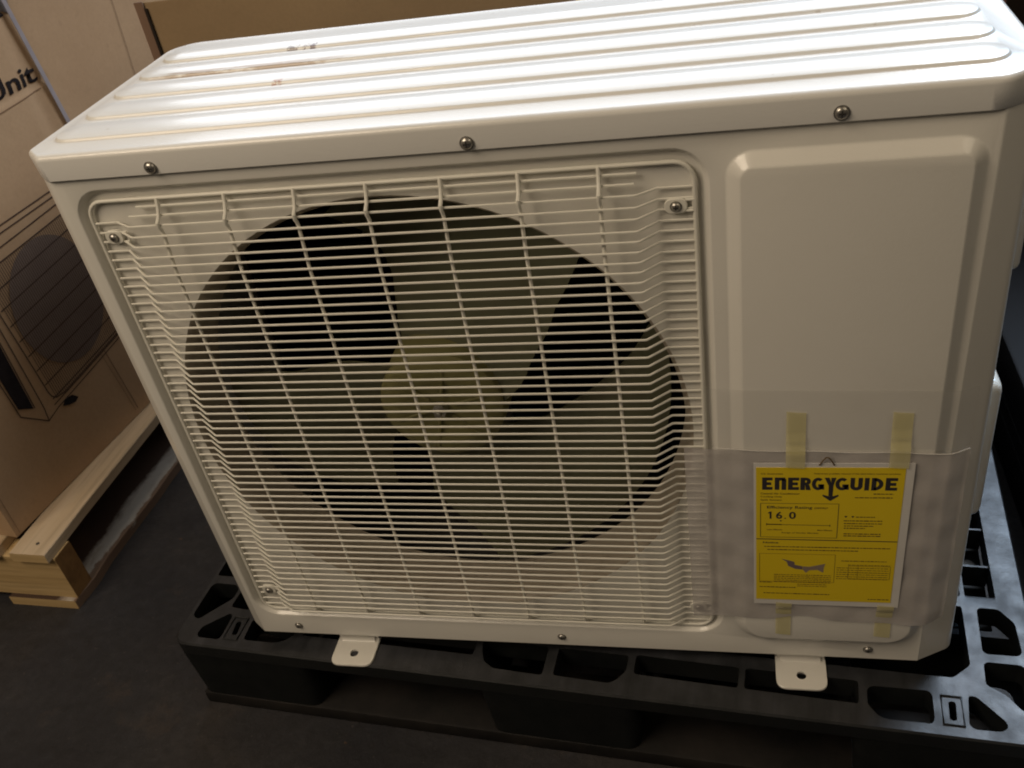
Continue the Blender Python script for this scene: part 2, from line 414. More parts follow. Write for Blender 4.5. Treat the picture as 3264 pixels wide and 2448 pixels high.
U('fan_shroud', bs_, mat('shroud_brown', (0.34, 0.295, 0.23), (0.39, 0.34, 0.27), 8, 0.45))  # darker greyish brown than the front panel
def slab(x_t, x_b, y0, y1, th):
    bm = bmesh.new(); A = ring(bm, [(x_b, y0, 0.0), (x_b, y1, 0.0), (x_t, y1, ZT), (x_t, y0, ZT)]); B = ring(bm, [(x_b + th, y0, 0.0), (x_b + th, y1, 0.0), (x_t + th, y1, ZT), (x_t + th, y0, ZT)])
    loft(bm, A, B); bm.faces.new(A); bm.faces.new(B); return bm
U('side_panel', slab(-0.004, 0.0, 0.0605, D - 0.010, 0.0015), [PAINT])
U('side_panel', slab(W + 0.003, W + 0.009, 0.0455, D - 0.012, -0.0015), PAINT)
# ---- base pan and back
bm = bmesh.new(); A_ = [(0.027, 0.002), (W - 0.036, 0.002), (W + 0.006, 0.025), (W + 0.006, 0.303), (0.002, 0.303), (0.002, 0.02)]; a_ = ring(bm, [(x, y, 0.0004) for x, y in A_]); b_ = ring(bm, [(x, y, 0.012) for x, y in A_]); loft(bm, a_, b_); bm.faces.new(a_); bm.faces.new(b_)
U('base_pan', bm, mat('shade_dark_base', (0.035, 0.032, 0.030), (0.05, 0.046, 0.042), 12, 0.6))  # dark colour stands in for the shade inside the case
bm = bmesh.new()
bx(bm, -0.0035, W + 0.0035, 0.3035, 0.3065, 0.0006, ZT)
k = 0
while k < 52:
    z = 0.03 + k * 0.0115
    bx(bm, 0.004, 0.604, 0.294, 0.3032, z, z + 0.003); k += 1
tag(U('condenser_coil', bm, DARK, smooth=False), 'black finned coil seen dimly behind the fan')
bm = bmesh.new(); bx(bm, 0.606, 0.608, 0.0085, 0.3, 0.0125, ZT); U('divider_wall', bm, INNER)
bm = bmesh.new()   # motor bracket and motor
bx(bm, 0.288, 0.300, 0.195, 0.20, 0.013, 0.64); bx(bm, 0.344, 0.356, 0.195, 0.20, 0.013, 0.64)
bx(bm, 0.3, 0.344, 0.196, 0.199, 0.42, 0.50)
U('motor_bracket', bm, MOTOR)
bm = bmesh.new(); lathe(bm, [(0.045, 0.145), (0.052, 0.15), (0.052, 0.19), (0.045, 0.194)], (FCX, 0, FCZ)); U('fan_motor', bm, MOTOR)

# ---- fan
def interp(tab, x):
    tab = sorted(tab)
    if x <= tab[0][0]: return tab[0][1]
    for (a, va), (b, vb) in zip(tab, tab[1:]):
        if x <= b: return va + (vb - va) * (x - a) / (b - a)
    return tab[-1][1]
bm = bmesh.new()
lathe(bm, [(0.006, 0.052), (0.018, 0.050), (0.030, 0.050), (0.042, 0.0455), (0.062, 0.047), (0.069, 0.053), (0.071, 0.070), (0.072, 0.125), (0.066, 0.126), (0.054, 0.08), (0.01, 0.07)], (FCX, 0, FCZ), n=48, cap0=True, cap1=True)
for q in range(6):
    a = q * PI / 3 + 0.3
    p0 = Vector((FCX + 0.016 * math.cos(a), 0.0475, FCZ + 0.016 * math.sin(a))); p1 = Vector((FCX + 0.055 * math.cos(a), 0.0460, FCZ + 0.055 * math.sin(a)))
    tube(bm, [p0, p1], 0.002, 6)
fan = U('fan', bm, HUB); tag(fan, 'pale yellow plastic three bladed fan behind the grille')
TAS = [[(0.05, -14), (0.07, 2), (0.122, 28), (0.183, 40), (0.248, 46)], [(0.05, 0), (0.076, 18), (0.162, 44), (0.249, 50)], [(0.05, 0), (0.093, 12), (0.13, 14), (0.158, 23), (0.192, 32), (0.235, 36)]]
TBS = [[(0.05, 152), (0.06, 142), (0.075, 130), (0.10, 119), (0.13, 111), (0.16, 110), (0.19, 113), (0.225, 120)],
       [(0.05, 118), (0.08, 104), (0.10, 103), (0.13, 105), (0.16, 109), (0.19, 114), (0.225, 121)],
       [(0.05, 60), (0.081, 69), (0.106, 83), (0.139, 102), (0.171, 114), (0.199, 123), (0.229, 133)]]
for b_ in range(3):
    bm = bmesh.new(); NR, NA = 14, 20
    for side in (0, 1):
        pass
    grid = []
    for i in range(NR + 1):
        row = []
        t = i / NR
        for j in range(NA + 1):
            u = j / NA
            rmax = 0.2500 - (0.024, 0.038, 0.008)[b_] * max(0, (u - 0.5) / 0.5) ** 1.3 - 0.004 * max(0, (0.12 - u) / 0.12) ** 2
            r = 0.066 + (rmax - 0.066) * t
            th = interp(TAS[b_], r) * (1 - u) + interp(TBS[b_], r) * u + 120 * b_
            a = math.radians(th)
            y = 0.056 + (0.078, 0.068, 0.064)[b_] * (u ** 0.85) * (0.55 + 0.45 * min(1, (r - 0.05) / 0.12)) - 0.010 * math.sin(PI * u)
            row.append((FCX + r * math.cos(a), y, FCZ + r * math.sin(a)))
        grid.append(row)
    V1 = [[bm.verts.new(p) for p in row] for row in grid]
    V2 = [[bm.verts.new((p[0], p[1] + 0.0025, p[2])) for p in row] for row in grid]
    for i in range(NR):
        for j in range(NA):
            bm.faces.new((V1[i][j], V1[i][j + 1], V1[i + 1][j + 1], V1[i + 1][j]))
            bm.faces.new((V2[i][j], V2[i + 1][j], V2[i + 1][j + 1], V2[i][j + 1]))
    for i in range(NR):
        bm.faces.new((V1[i][0], V1[i + 1][0], V2[i + 1][0], V2[i][0])); bm.faces.new((V1[i][NA], V2[i][NA], V2[i + 1][NA], V1[i + 1][NA]))
    for j in range(NA):
        bm.faces.new((V1[0][j], V2[0][j], V2[0][j + 1], V1[0][j + 1])); bm.faces.new((V1[NR][j], V1[NR][j + 1], V2[NR][j + 1], V2[NR][j]))
    U('blade', bm, FAN, fan)
bm = bmesh.new(); lathe(bm, [(0.0085, 0.0495), (0.0085, 0.041), (0.007, 0.040)], (FCX, 0, FCZ), n=6)
lathe(bm, [(0.004, 0.040), (0.004, 0.034), (0.0032, 0.033)], (FCX, 0, FCZ), n=12); U('shaft_nut', bm, SCREW, fan)

# ---- grille
BULGE = -0.0148
YF = RD - 0.0036
bm = bmesh.new()
fr = rr(0.038, 0.6045, 0.0435, 0.6185, 0.017, 6)
tube(bm, [(x, YF, z) for x, z in fr], 0.0020, 10, closed=True)
grille = U('grille', bm, WIRE)
xs_w = [(0.0395, 0.0), (0.062, 0.0), (0.0635, 0.02), (0.082, 0.98), (0.0835, 1.0), (0.555, 1.0), (0.557, 0.98), (0.5735, 0.02), (0.576, 0.0), (0.603, 0.0)]
zt_w = 0.5962; NW = 54; pitch = (0.5962 - 0.0528) / NW
def bulge(z): return YF - (0.0108 + 0.0075 * max(0, z) / 0.6) * (1 if z < 0.565 else 0.62 + 0.38 * (0.600 - z) / 0.035)
for i in range(0, NW + 1):
    z = zt_w - i * pitch + random.uniform(-0.0003, 0.0003)
    bm = bmesh.new(); yb = bulge(z); tube(bm, [(x, YF + (yb - YF) * t, z) for x, t in xs_w], 0.00122, 6)
    U('wire', bm, WIRE, grille)
for (xa, xb, y, z) in ((0.0905, 0.5575, 0.0022, 0.6112), (0.0815, 0.5555, -0.0010, 0.6032)):
    bm = bmesh.new(); tube(bm, [(xa, y, z), (xb, y, z)], 0.0013, 6); U('wire', bm, WIRE, grille)
for i in range(7):
    x = 0.3205 + 0.0687 * (i - 3)
    bm = bmesh.new()
    P = [(x, YF - 0.001, 0.6190), (x, 0.0012, 0.6150), (x, 0.0003, 0.6110), (x, -0.0022, 0.6070), (x, -0.0046, 0.6030), (x, bulge(0.5962) - 0.0022, 0.5990), (x, bulge(0.5962) - 0.0022, 0.5950), (x, bulge(0.59) + 0.001, 0.5915), (x, bulge(0.586) + 0.0028, 0.5870)]
    for k in range(1, 14): z = 0.5870 - k * 0.0405; P.append((x, bulge(z) + 0.0028, z))
    P += [(x, bulge(0.053) + 0.004, 0.0525), (x, YF - 0.001, 0.0445)]
    tube(bm, P, 0.0018, 8); U('upright_wire', bm, WIRE, grille)
def screw_mesh(bm, c, r=0.0044, axis='y'):
    n = 20; rings = []
    for rr_, h in ((r * 1.25, 0.0), (r * 1.25, -0.0006), (r * 1.0, -0.0008), (r * 0.97, -0.0016), (r * 0.85, -0.0024), (r * 0.6, -0.0030), (r * 0.3, -0.0033)):
        rings.append([bm.verts.new((c[0] + rr_ * math.cos(2 * PI * k / n), c[1] + h, c[2] + rr_ * math.sin(2 * PI * k / n))) for k in range(n)])
    for a, b in zip(rings, rings[1:]): loft(bm, a, b)
    bm.faces.new(rings[-1])
    for d in (0, 1):
        a = r * 0.5; t = r * 0.13
        bx(bm, c[0] - (a if d else t), c[0] + (a if d else t), c[1] - 0.00345 - d * 0.00005, c[1] - 0.0022, c[2] - (t if d else a), c[2] + (t if d else a), mi=1)
def screw(c, r, parent): 
    bm = bmesh.new(); screw_mesh(bm, c, r); return U('screw', bm, [SCREW, RECESS], parent)
for (x, z, d) in ((0.0545, 0.5815, 1), (0.5885, 0.5795, 1), (0.0545, 0.0800, 1), (0.5895, 0.0760, 1)):
    bm = bmesh.new()
    rings = []
    for (ins, y) in ((0, YF + 0.002), (0, YF - 0.0018), (0.0006, YF - 0.0024)):
        rings.append(ring(bm, [(px, y, pz) for px, pz in rr(x - 0.0095 + ins, x + 0.0095 - ins, z - 0.0068 + ins, z + 0.0068 - ins, 0.006 - ins, 5)]))
    for a, b in zip(rings, rings[1:]): loft(bm, a, b)
    bm.faces.new(rings[-1])
    tube(bm, [(x + 0.008, YF - 0.001, z - 0.005), (x + 0.0145, YF - 0.001, z - 0.005), (x + 0.0145, YF - 0.001, z + 0.005), (x + 0.008, YF - 0.001, z + 0.005)], 0.0011, 6)
    U('clip', bm, WIRE, grille)
    screw((x, YF - 0.0024, z), 0.0040, grille)

# ---- lid
LO = 0.0065
def lid_outline(o, f):   # o: outward offset, f: corner fillet
    P = [(CX - 0.002, -o), (-o, CY - 0.001), (-o, D - 0.016), (0.020, D + o), (W - 0.02, D + o), (W + o, D - 0.016), (W + o, CRY), (W - CRX, -o)]
    return fillet(P, [0.0035, 0.0035, 0.012, 0.012, 0.012, 0.012, 0.010, 0.010], 5)
bm = bmesh.new()
zb = H - 0.0262
LR = 0.0055
rings = []
rings.append(ring(bm, [(x, y, zb + 0.001) for x, y in lid_outline(0.0024, 0)]))
rings.append(ring(bm, [(x, y, zb) for x, y in lid_outline(0.0034, 0)]))
rings.append(ring(bm, [(x, y, zb + 0.0008) for x, y in lid_outline(0.0042, 0)]))
for k in range(0, 8):
    a = k / 7 * PI / 2
    rings.append(ring(bm, [(x, y, H - LR + LR * math.sin(a)) for x, y in lid_outline(LO - LR + LR * math.cos(a), 0)]))
for a, b in zip(rings, rings[1:]): loft(bm, a, b)
ribs = []
for i in range(5):
    yc = 0.0455 + 0.0556 * i
    hw = 0.0218
    loops = []
    for k in range(7):
        t = k / 6; ins = 0.0027 * t
        loops.append(ring(bm, [(x, y, H + 0.0027 * sstep(t)) for x, y in rr(0.009 + ins, 0.8425 - ins, yc - hw + ins, yc + hw - ins, (0.0205 - ins * 0.8), 8)]))
    for a, b in zip(loops, loops[1:]): loft(bm, a, b)
    fill(bm, [loops[-1]])
    ribs.append(loops[0])
fill(bm, [rings[-1]] + ribs)
lid = U('lid', bm, LID); tag(lid, 'scuffed white ribbed lid with rust scrapes')
# a thin bead where the skirt meets the front
for (x, z) in ((0.1265, 0.6520), (0.4215, 0.6520), (0.7165, 0.6530)): screw((x, -0.0052, z - 0.0005), 0.0050, lid)
for (x, z) in ((0.0765, 0.0150), (0.4235, 0.0150), (0.7755, 0.0160)): screw((x, 0.0, z), 0.0042, fp)

# ---- feet
for fx in (0.148, 0.7035):
    bm = bmesh.new()
    hw = 0.0285
    zt, th = -0.0205, 0.0028
    outline = fillet([(fx - hw, 0.040), (fx - hw, -0.031), (fx + hw, -0.031), (fx + hw, 0.040)], [0, 0.013, 0.013, 0], 6)
    hole = [(fx + 0.0055 * math.cos(2 * PI * k / 24), -0.0125 + 0.0055 * math.sin(2 * PI * k / 24)) for k in range(24)]
    A = ring(bm, [(x, y, zt - 0.0006) for x, y in outline]); A2 = ring(bm, [(x, y, zt) for x, y in [(fx + (x - fx) * 0.98, y + (0.0006 if y < 0 else 0)) for x, y in outline]])
    Bh = ring(bm, [(x, y, zt) for x, y in hole])
    loft(bm, A, A2); fill(bm, [A2, Bh])
    Ab = ring(bm, [(x, y, zt - th) for x, y in outline]); Bb = ring(bm, [(x, y, zt - th) for x, y in hole])
    loft(bm, Ab, A); loft(bm, Bh, Bb); fill(bm, [Ab, Bb])
    # upright web with a swept root
    for s in range(8):
        t = s / 7
    pr = [(0.006, zt), (0.0085, zt + 0.002), (0.0105, zt + 0.006), (0.0110, zt + 0.012), (0.0110, -0.0003)]
    pv = None
    for (y, z) in pr:
        cur = (bm.verts.new((fx - hw * 0.80, y, z)), bm.verts.new((fx + hw * 0.80, y, z)))
        if pv: bm.faces.new((pv[0], pv[1], cur[1], cur[0]))
        pv = cur
    bx(bm, fx - hw * 0.95, fx + hw * 0.95, 0.0115, 0.014, zt, -0.0005)
    bx(bm, fx - hw * 0.9, fx + hw * 0.9, 0.0145, D + 0.03, zt + 0.0005, -0.0008)
    U('mounting_foot', bm, PAINT)
# ---- covers on the right side
bm = bmesh.new(); bx(bm, W + 0.0005, W + 0.0400, 0.10, 0.235, 0.125, 0.312, bev=0.012, seg=4)
U('valve_cover', bm, PAINT)
bm = bmesh.new(); bx(bm, W + 0.0005, W + 0.034, 0.10, 0.25, 0.443, 0.60, bev=0.008, seg=3)
U('terminal_cover', bm, PAINT)

# ================================================================ POUCH, LABEL, TAPE
def front_y(x, z):      # surface of the unit where the film lies
    if x < 0.618: y = 0.0010
    elif x < 0.642: y = 0.0010 - 0.0095 * sstep((x - 0.618) / 0.024)
    elif x < 0.812: y = -0.0085
    elif x < 0.842: y = -0.0085 + 0.008 * sstep((x - 0.812) / 0.03)
    else: y = -0.0005 + 0.012 * ((x - 0.842) / 0.018) ** 2
    return y
def film_y(x):          # the film bridges from the grille edge to the raised panel and on to the corner
    if x < 0.642: return -0.0062 - 0.0037 * max(0, (x - 0.60) / 0.042)
    if x < 0.828: return -0.0099
    return -0.0099 + 0.0085 * min(1.0, (x - 0.828) / 0.017) ** 1.3
def film_mesh(x0, x1, z0, z1, off, nx, nz, edge_amp, wr, seed):
    rnd = random.Random(seed); ph = [rnd.uniform(0, 6.28) for _ in range(12)]
    bm = bmesh.new(); g = []
    for j in range(nz + 1):
        row = []
        for i in range(nx + 1):
            u, v = i / nx, j / nz
            x = x0 + (x1 - x0) * u
            zb_ = z0 + edge_amp * (math.sin(u * 9 + ph[0]) + 0.6 * math.sin(u * 21 + ph[1]))
            zt_ = z1 + edge_amp * 0.25 * math.sin(u * 6 + ph[2]) - 0.006 * u * (1 if wr else 0)
            z = zb_ + (zt_ - zb_) * v
            k = wr * (math.sin(x * 60 + z * 34 + ph[3]) * math.sin(z * 47 - x * 22 + ph[4]) + 0.6 * math.sin(x * 130 - z * 95 + ph[5]) + 0.4 * math.sin(z * 190 + x * 60 + ph[6]))
            y = min(film_y(x) - off + k, film_y(x) - 0.0009)
            row.append(bm.verts.new((x, y, z)))
        g.append(row)
    for j in range(nz):
        for i in range(nx): bm.faces.new((g[j][i], g[j][i + 1], g[j + 1][i + 1], g[j + 1][i]))
    return bm
pouch = thing('document_pouch', 'milky wrinkled plastic pouch taped over the lower right of the white air conditioner front', 'plastic pouch', (0.72, -0.01, 0.06))
mesh_obj('film_flap', film_mesh(0.607, 0.846, 0.322, 0.396, 0.0012, 40, 14, 0.0008, 0.0001, 3), FILM, pouch, world=True)
mesh_obj('pocket', film_mesh(0.584, 0.847, 0.078, 0.3235, 0.0022, 110, 100, 0.0035, 0.00060, 5), POUCH, pouch, world=True)
bm = bmesh.new()
pts = []
for i in range(41):
    x = 0.612 + (0.846 - 0.612) * i / 40
    pts.append((x, film_y(x) - 0.0026, 0.3238 - 0.006 * i / 40 + 0.0006 * math.sin(i * .5)))
tube(bm, pts, 0.0007, 6)
mesh_obj('welded_seam', bm, sheer('seam_film', (0.66, 0.64, 0.60), 0.55, 0.2), pouch, world=True)

LY = -0.0138
lab = thing('energy_label', 'yellow energy efficiency label on a white sheet, inside the plastic pouch on the unit', 'label', (0.722, LY, 0.10))
def poly(bm, pts, y):      # pts (x, z)
    vs = [bm.verts.new((p[0], y, p[1])) for p in pts]
    es = [bm.edges.new((vs[i], vs[(i + 1) % len(vs)])) for i in range(len(vs))]
    bmesh.ops.triangle_fill(bm, use_beauty=True, edges=es)
def strip(bm, pts, wd, mapf):
    pts = [Vector(p) for p in pts]; L = []; R_ = []
    for i, p in enumerate(pts):
        d = (pts[min(i + 1, len(pts) - 1)] - pts[max(i - 1, 0)]).normalized(); n = Vector((-d.y, d.x))
        L.append(bm.verts.new(mapf(*(p + n * wd / 2)))); R_.append(bm.verts.new(mapf(*(p - n * wd / 2))))
    for i in range(len(pts) - 1): bm.faces.new((L[i], L[i + 1], R_[i + 1], R_[i]))
def Lp(bm_pts): pass
bm = bmesh.new(); bx(bm, 0.6504, 0.7985, LY, LY + 0.0006, 0.1040, 0.3078)
mesh_obj('backing_sheet', bm, PAPER, lab, smooth=False, world=True)
bm = bmesh.new(); bx(bm, 0.6527, 0.7905, LY - 0.0004, LY - 0.00005, 0.1118, 0.3024)
mesh_obj('yellow_sheet', bm, YEL, lab, smooth=False, world=True)
YI = LY - 0.0006
mp = lambda x, z: (x, YI, z)
# the big ENERGYGUIDE word, drawn letter by letter
def logo():
    bm = bmesh.new()
    z0, z1 = 0.2735, 0.2898; h = z1 - z0; t = 0.0043
    def X(px): return 0.6588 + (px - 95) / (1440 - 95) * (0.7842 - 0.6588)
    def box_(xa, xb, za, zb_): poly(bm, [(xa, za), (xb, za), (xb, zb_), (xa, zb_)], YI)
    def arc(cx_, cz_, rx, rz, a0, a1, th, n=14):
        o_, i_ = [], []
        for k in range(n + 1):
            a = math.radians(a0 + (a1 - a0) * k / n)
            o_.append(bm.verts.new((cx_ + rx * math.cos(a), YI, cz_ + rz * math.sin(a))))
            i_.append(bm.verts.new((cx_ + (rx - th) * math.cos(a), YI, cz_ + (rz - th) * math.sin(a))))
        for k in range(n): bm.faces.new((o_[k], o_[k + 1], i_[k + 1], i_[k]))
    def E_(a, b):
        box_(X(a), X(a) + t, z0, z1); e = 0.00385
        for q in (0, 1, 2):
            zz = z0 + q * (h - e) / 2; box_(X(a) + t, X(b) - (0.0012 if q == 1 else 0), zz, zz + e)
    E_(93, 198)
    a, b = X(222), X(338); box_(a, a + t, z0, z1); box_(b - t, b, z0, z1 - 0.002); box_(a + t, b - 0.001, z1 - 0.004, z1)      # N
    E_(357, 468)
    a, b = X(482), X(588); box_(a, a + t, z0, z1)                                                                            # R
    cz_ = z1 - 0.0050; arc(b - 0.0048, cz_, 0.0046, 0.0050, -90, 90, 0.0036); box_(a + t, b - 0.0048, z1 - 0.0036, z1); box_(a + t, b - 0.0048, cz_ - 0.0050, cz_ - 0.0014)
    poly(bm, [(a + t + 0.0003, cz_ - 0.0045), (a + t + 0.004, cz_ - 0.0045), (b, z0), (b - 0.0046, z0)], YI - 0.00003)
    def G_(a, b):
        a, b = X(a), X(b); cx_ = (a + b) / 2; rx = (b - a) / 2
        arc(cx_, z0 + h / 2, rx, h / 2, 48, 350, 0.0037, 22); box_(cx_ + 0.0002, b - 0.0002, z0 + h / 2 - 0.0038, z0 + h / 2 - 0.0004); box_(b - 0.0038, b, z0 + 0.0008, z0 + h / 2 - 0.0039)
    G_(597, 722)
    xa, xb, xc = X(722), X(838), 0.7236                                                                                      # Y with the arrow
    poly(bm, [(xa, z1), (xa + 0.0046, z1), (xc, z0 + h * 0.58), (xb - 0.0046, z1), (xb, z1), (xc + 0.0022, z0 + h * 0.36), (xc + 0.0019, 0.2655), (xc - 0.0019, 0.2655), (xc - 0.0022, z0 + h * 0.36)], YI)
    poly(bm, [(xc - 0.0019, 0.26545), (xc + 0.0019, 0.26545), (xc + 0.0074, 0.2676), (xc + 0.0074, 0.2655), (xc, 0.2590), (xc - 0.0074, 0.2655), (xc - 0.0074, 0.2676)], YI - 0.00003)
    G_(832, 966)
    a, b = X(980), X(1100); cx_ = (a + b) / 2; rx = (b - a) / 2                                                              # U
    arc(cx_, z0 + rx, rx, rx, 180, 360, 0.0040); box_(a, a + 0.0040, z0 + rx, z1); box_(b - 0.0040, b, z0 + rx, z1)
    a, b = X(1120), X(1165); box_(a, b, z0, z1)                                                                              # I
    a, b = X(1188), X(1302); box_(a, a + t, z0, z1); arc(b - 0.0082, z0 + h / 2, 0.0082, h / 2, -90, 90, 0.0038, 18)           # D
    box_(a + t, b - 0.0082, z1 - 0.0038, z1); box_(a + t, b - 0.0082, z0, z0 + 0.0038)
    E_(1325, 1440)
    mesh_obj('printed_heading', bm, LINK_, lab, smooth=False, world=True)
logo()
def text_bm(s, x0, x1, z0, z1, mapf, bold=0.0):
    cu = bpy.data.curves.new('t', 'FONT'); cu.body = s; cu.size = 1; cu.resolution_u = 3; cu.offset = bold; cu.fill_mode = 'FRONT'
    o = bpy.data.objects.new('t', cu); C.objects.link(o)
    bpy.context.view_layer.update()
    dg = bpy.context.evaluated_depsgraph_get(); me = bpy.data.meshes.new_from_object(o.evaluated_get(dg))
    bpy.data.objects.remove(o); bpy.data.curves.remove(cu)
    xs = [v.co.x for v in me.vertices]; ys = [v.co.y for v in me.vertices]
    ax, bx_, ay, by = min(xs), max(xs), min(ys), max(ys)
    bm = bmesh.new(); bm.from_mesh(me); bpy.data.meshes.remove(me)
    for v in bm.verts:
        u = x0 + (v.co.x - ax) / (bx_ - ax) * (x1 - x0); q = z0 + (v.co.y - ay) / (by - ay) * (z1 - z0)
        v.co = Vector(mapf(u, q))
    return bm
def ltext(s, x0, x1, z0, z1, m=LINK_, bold=0.012, name='printed_text'):
    return mesh_obj(name, text_bm(s, x0, x1, z0, z1, mp, bold), m, lab, smooth=False, world=True)
ltext('U.S. Government', 0.6576, 0.6784, 0.2937, 0.2957, LMID)
ltext('Federal law prohibits removal of this label before consumer purchase', 0.7075, 0.7860, 0.2937, 0.2959, LMID)
ltext('Central Air Conditioner', 0.6571, 0.6946, 0.2672, 0.2697, LMID)
ltext('Cooling Only', 0.6571, 0.6779, 0.2626, 0.2652, LMID)
ltext('Split System', 0.6571, 0.6776, 0.2582, 0.2608, LMID)
ltext('Efficiency Rating', 0.6635, 0.7070, 0.2468, 0.2516, LINK_, 0.010)
ltext('(SEER)*', 0.7090, 0.7223, 0.2474, 0.2504, LMID)
bm = bmesh.new(); poly(bm, [(0.6660, 0.2337), (0.6678, 0.2337), (0.6678, 0.2437), (0.6664, 0.2437), (0.6643, 0.2419), (0.6648, 0.2408), (0.6660, 0.2417)], YI)
mesh_obj('printed_digit', bm, LINK_, lab, smooth=False, world=True)
for ch_, a_, b_, h_ in (('6', 0.6722, 0.6783, 0.2437), ('.', 0.6803, 0.6821, 0.2353), ('0', 0.6849, 0.6915, 0.2437)): ltext(ch_, a_, b_, 0.2337, h_, LINK_, 0.02, 'printed_digit')
ltext('Least Efficient', 0.6636, 0.6785, 0.2174, 0.2192, LMID); ltext('Most Efficient', 0.7129, 0.7274, 0.2174, 0.2192, LMID)
ltext('Range of Similar Models', 0.6781, 0.7140, 0.2128, 0.2150, LMID)
ltext('Notice', 0.6597, 0.6750, 0.1982, 0.2008, LINK_, 0.02)
# lines, frames and the small print that cannot be read
bm = bmesh.new()
def seg(a, b, wd): strip(bm, [a, b], wd, mp)
def frame(x0, z0, x1, z1, wd):
    for a, b in (((x0, z0), (x1, z0)), ((x1, z0), (x1, z1)), ((x1, z1), (x0, z1)), ((x0, z1), (x0, z0))): seg(a, b, wd)
frame(0.6571, 0.2075, 0.7320, 0.2551, 0.0005)
seg((0.6631, 0.2257), (0.7247, 0.2251), 0.0006); seg((0.6631, 0.2240), (0.6631, 0.2274), 0.0006); seg((0.7247, 0.2236), (0.7247, 0.2266), 0.0006)
seg((0.6631, 0.22575), (0.6779, 0.22565), 0.0012)
poly(bm, [(0.6758, 0.2316), (0.6782, 0.2316), (0.6770, 0.2296)], YI)
for x in (0.7393, 0.7459): poly(bm, [(x - .0015, 0.2388), (x + .0015, 0.2388), (x, 0.2362)], YI)
mesh_obj('printed_scale', bm, LINK_, lab, smooth=False, world=True)
bm = bmesh.new(); seg((0.6528, 0.2045), (0.7903, 0.2036), 0.0011)
mesh_obj('printed_rule', bm, LINK_, lab, smooth=False, world=True)
bm = bmesh.new()
def smallprint(x0, x1, z, h=0.0013, dens=0.8, rnd=random.Random(11)):
    x = x0
    while x < x1:
        w_ = rnd.uniform(0.0012, 0.0045)
        seg((x, z), (min(x + w_, x1), z), h * rnd.uniform(0.75, 1.1)); x += w_ + rnd.uniform(0.0005, 0.0009)
for x0, x1, z in ((0.749, 0.767, 0.2375), (0.7375, 0.7738, 0.2322), (0.7380, 0.7745, 0.2284), (0.7382, 0.7664, 0.2250), (0.7382, 0.7584, 0.2218),
                  (0.7384, 0.7736, 0.2139), (0.7384, 0.7738, 0.2110), (0.7634, 0.7817, 0.2688), (0.7465, 0.7811, 0.2638), (0.6610, 0.7842, 0.1936), (0.6640, 0.7536, 0.1892),
                  (0.6604, 0.7284, 0.1221), (0.7673, 0.7884, 0.1166), (0.6562, 0.6692, 0.1393), (0.6562, 0.6942, 0.1318)): smallprint(x0, x1, z)
tag(mesh_obj('small_print', bm, LMID, lab, smooth=False, world=True), kind='stuff')
bm = bmesh.new()
frame(0.6562, 0.1410, 0.7319, 0.1831, 0.0004); frame(0.7455, 0.1480, 0.7866, 0.1668, 0.0004); seg((0.7455, 0.157), (0.7866, 0.157), 0.0003); seg((0.755, 0.148), (0.755, 0.1668), 0.0003)
for i in range(5): smallprint(0.671, 0.729, 0.1515 - i * 0.0028, 0.0011)
smallprint(0.738, 0.7822, 0.1744); smallprint(0.745, 0.786, 0.1684, 0.0011)
for i in range(6): smallprint(0.734, 0.785, 0.1640 - i * 0.0033, 0.0010)
for i in range(2): smallprint(0.695, 0.725, 0.1372 - i * 0.0028, 0.0010)
tag(mesh_obj('faint_print', bm, LFAINT, lab, smooth=False, world=True), kind='stuff')
bm = bmesh.new()
poly(bm, [(0.6781, 0.1757), (0.6842, 0.1738), (0.6913, 0.1714), (0.6919, 0.1669), (0.6996, 0.1649), (0.7000, 0.1600), (0.6926, 0.1608), (0.6854, 0.1651), (0.6838, 0.1712)], YI)
mesh_obj('printed_map', bm, LVIO, lab, smooth=False, world=True)
bm = bmesh.new()
poly(bm, [(0.7000, 0.1649), (0.7067, 0.1644), (0.7146, 0.1669), (0.7225, 0.1695), (0.7212, 0.1640), (0.7208, 0.1560), (0.7148, 0.1601), (0.7068, 0.1592), (0.7034, 0.1551), (0.7004, 0.1598)], YI)
mesh_obj('printed_map', bm, LVIO2, lab, smooth=False, world=True)
bm = bmesh.new(); tube(bm, [(0.7117, LY - 0.0008, 0.3060), (0.7150, LY - 0.0012, 0.3125), (0.7176, LY - 0.0013, 0.3162), (0.7200, LY - 0.0013, 0.3160), (0.7228, LY - 0.0012, 0.3120), (0.7254, LY - 0.0008, 0.3060)], 0.0007, 6)
mesh_obj('string_loop', bm, STRING, lab, world=True)

def tape(x0, x1, z0, z1, lbl, lean):
    bm = bmesh.new(); n = 14; g = []
    for j in range(n + 1):
        t = j / n; z = z0 + (z1 - z0) * t; xo = lean * t
        y = -0.0155 if 0.098 < z < 0.326 else (-0.0125 if (0.085 < z < 0.34) else -0.0113)
        jag = 0.0006 * math.sin(j * 3.1)
        g.append([bm.verts.new((x0 + xo, y, z + (0.0008 if j in (0, n) else 0))), bm.verts.new(((x0 + x1) / 2 + xo, y - 0.0003, z)), bm.verts.new((x1 + xo, y, z - (0.0008 if j in (0, n) else 0)))])
    for j in range(n):
        for i in range(2): bm.faces.new((g[j][i], g[j][i + 1], g[j + 1][i + 1], g[j + 1][i]))
    o = mesh_obj('tape_strip', bm, TAPE, None, world=True, origin=((x0 + x1) / 2, -0.0105, z0))
    tag(o, lbl, 'tape', 'tape strips holding the pouch')
tape(0.6805, 0.6985, 0.303, 0.3685, 'yellowed tape strip above the left half of the yellow label', 0.0)
tape(0.7745, 0.7925, 0.303, 0.3670, 'yellowed tape strip above the right end of the yellow label', 0.0)
tape(0.6735, 0.6900, 0.050, 0.108, 'pale yellow tape strip below the left corner of the yellow label', 0.0)
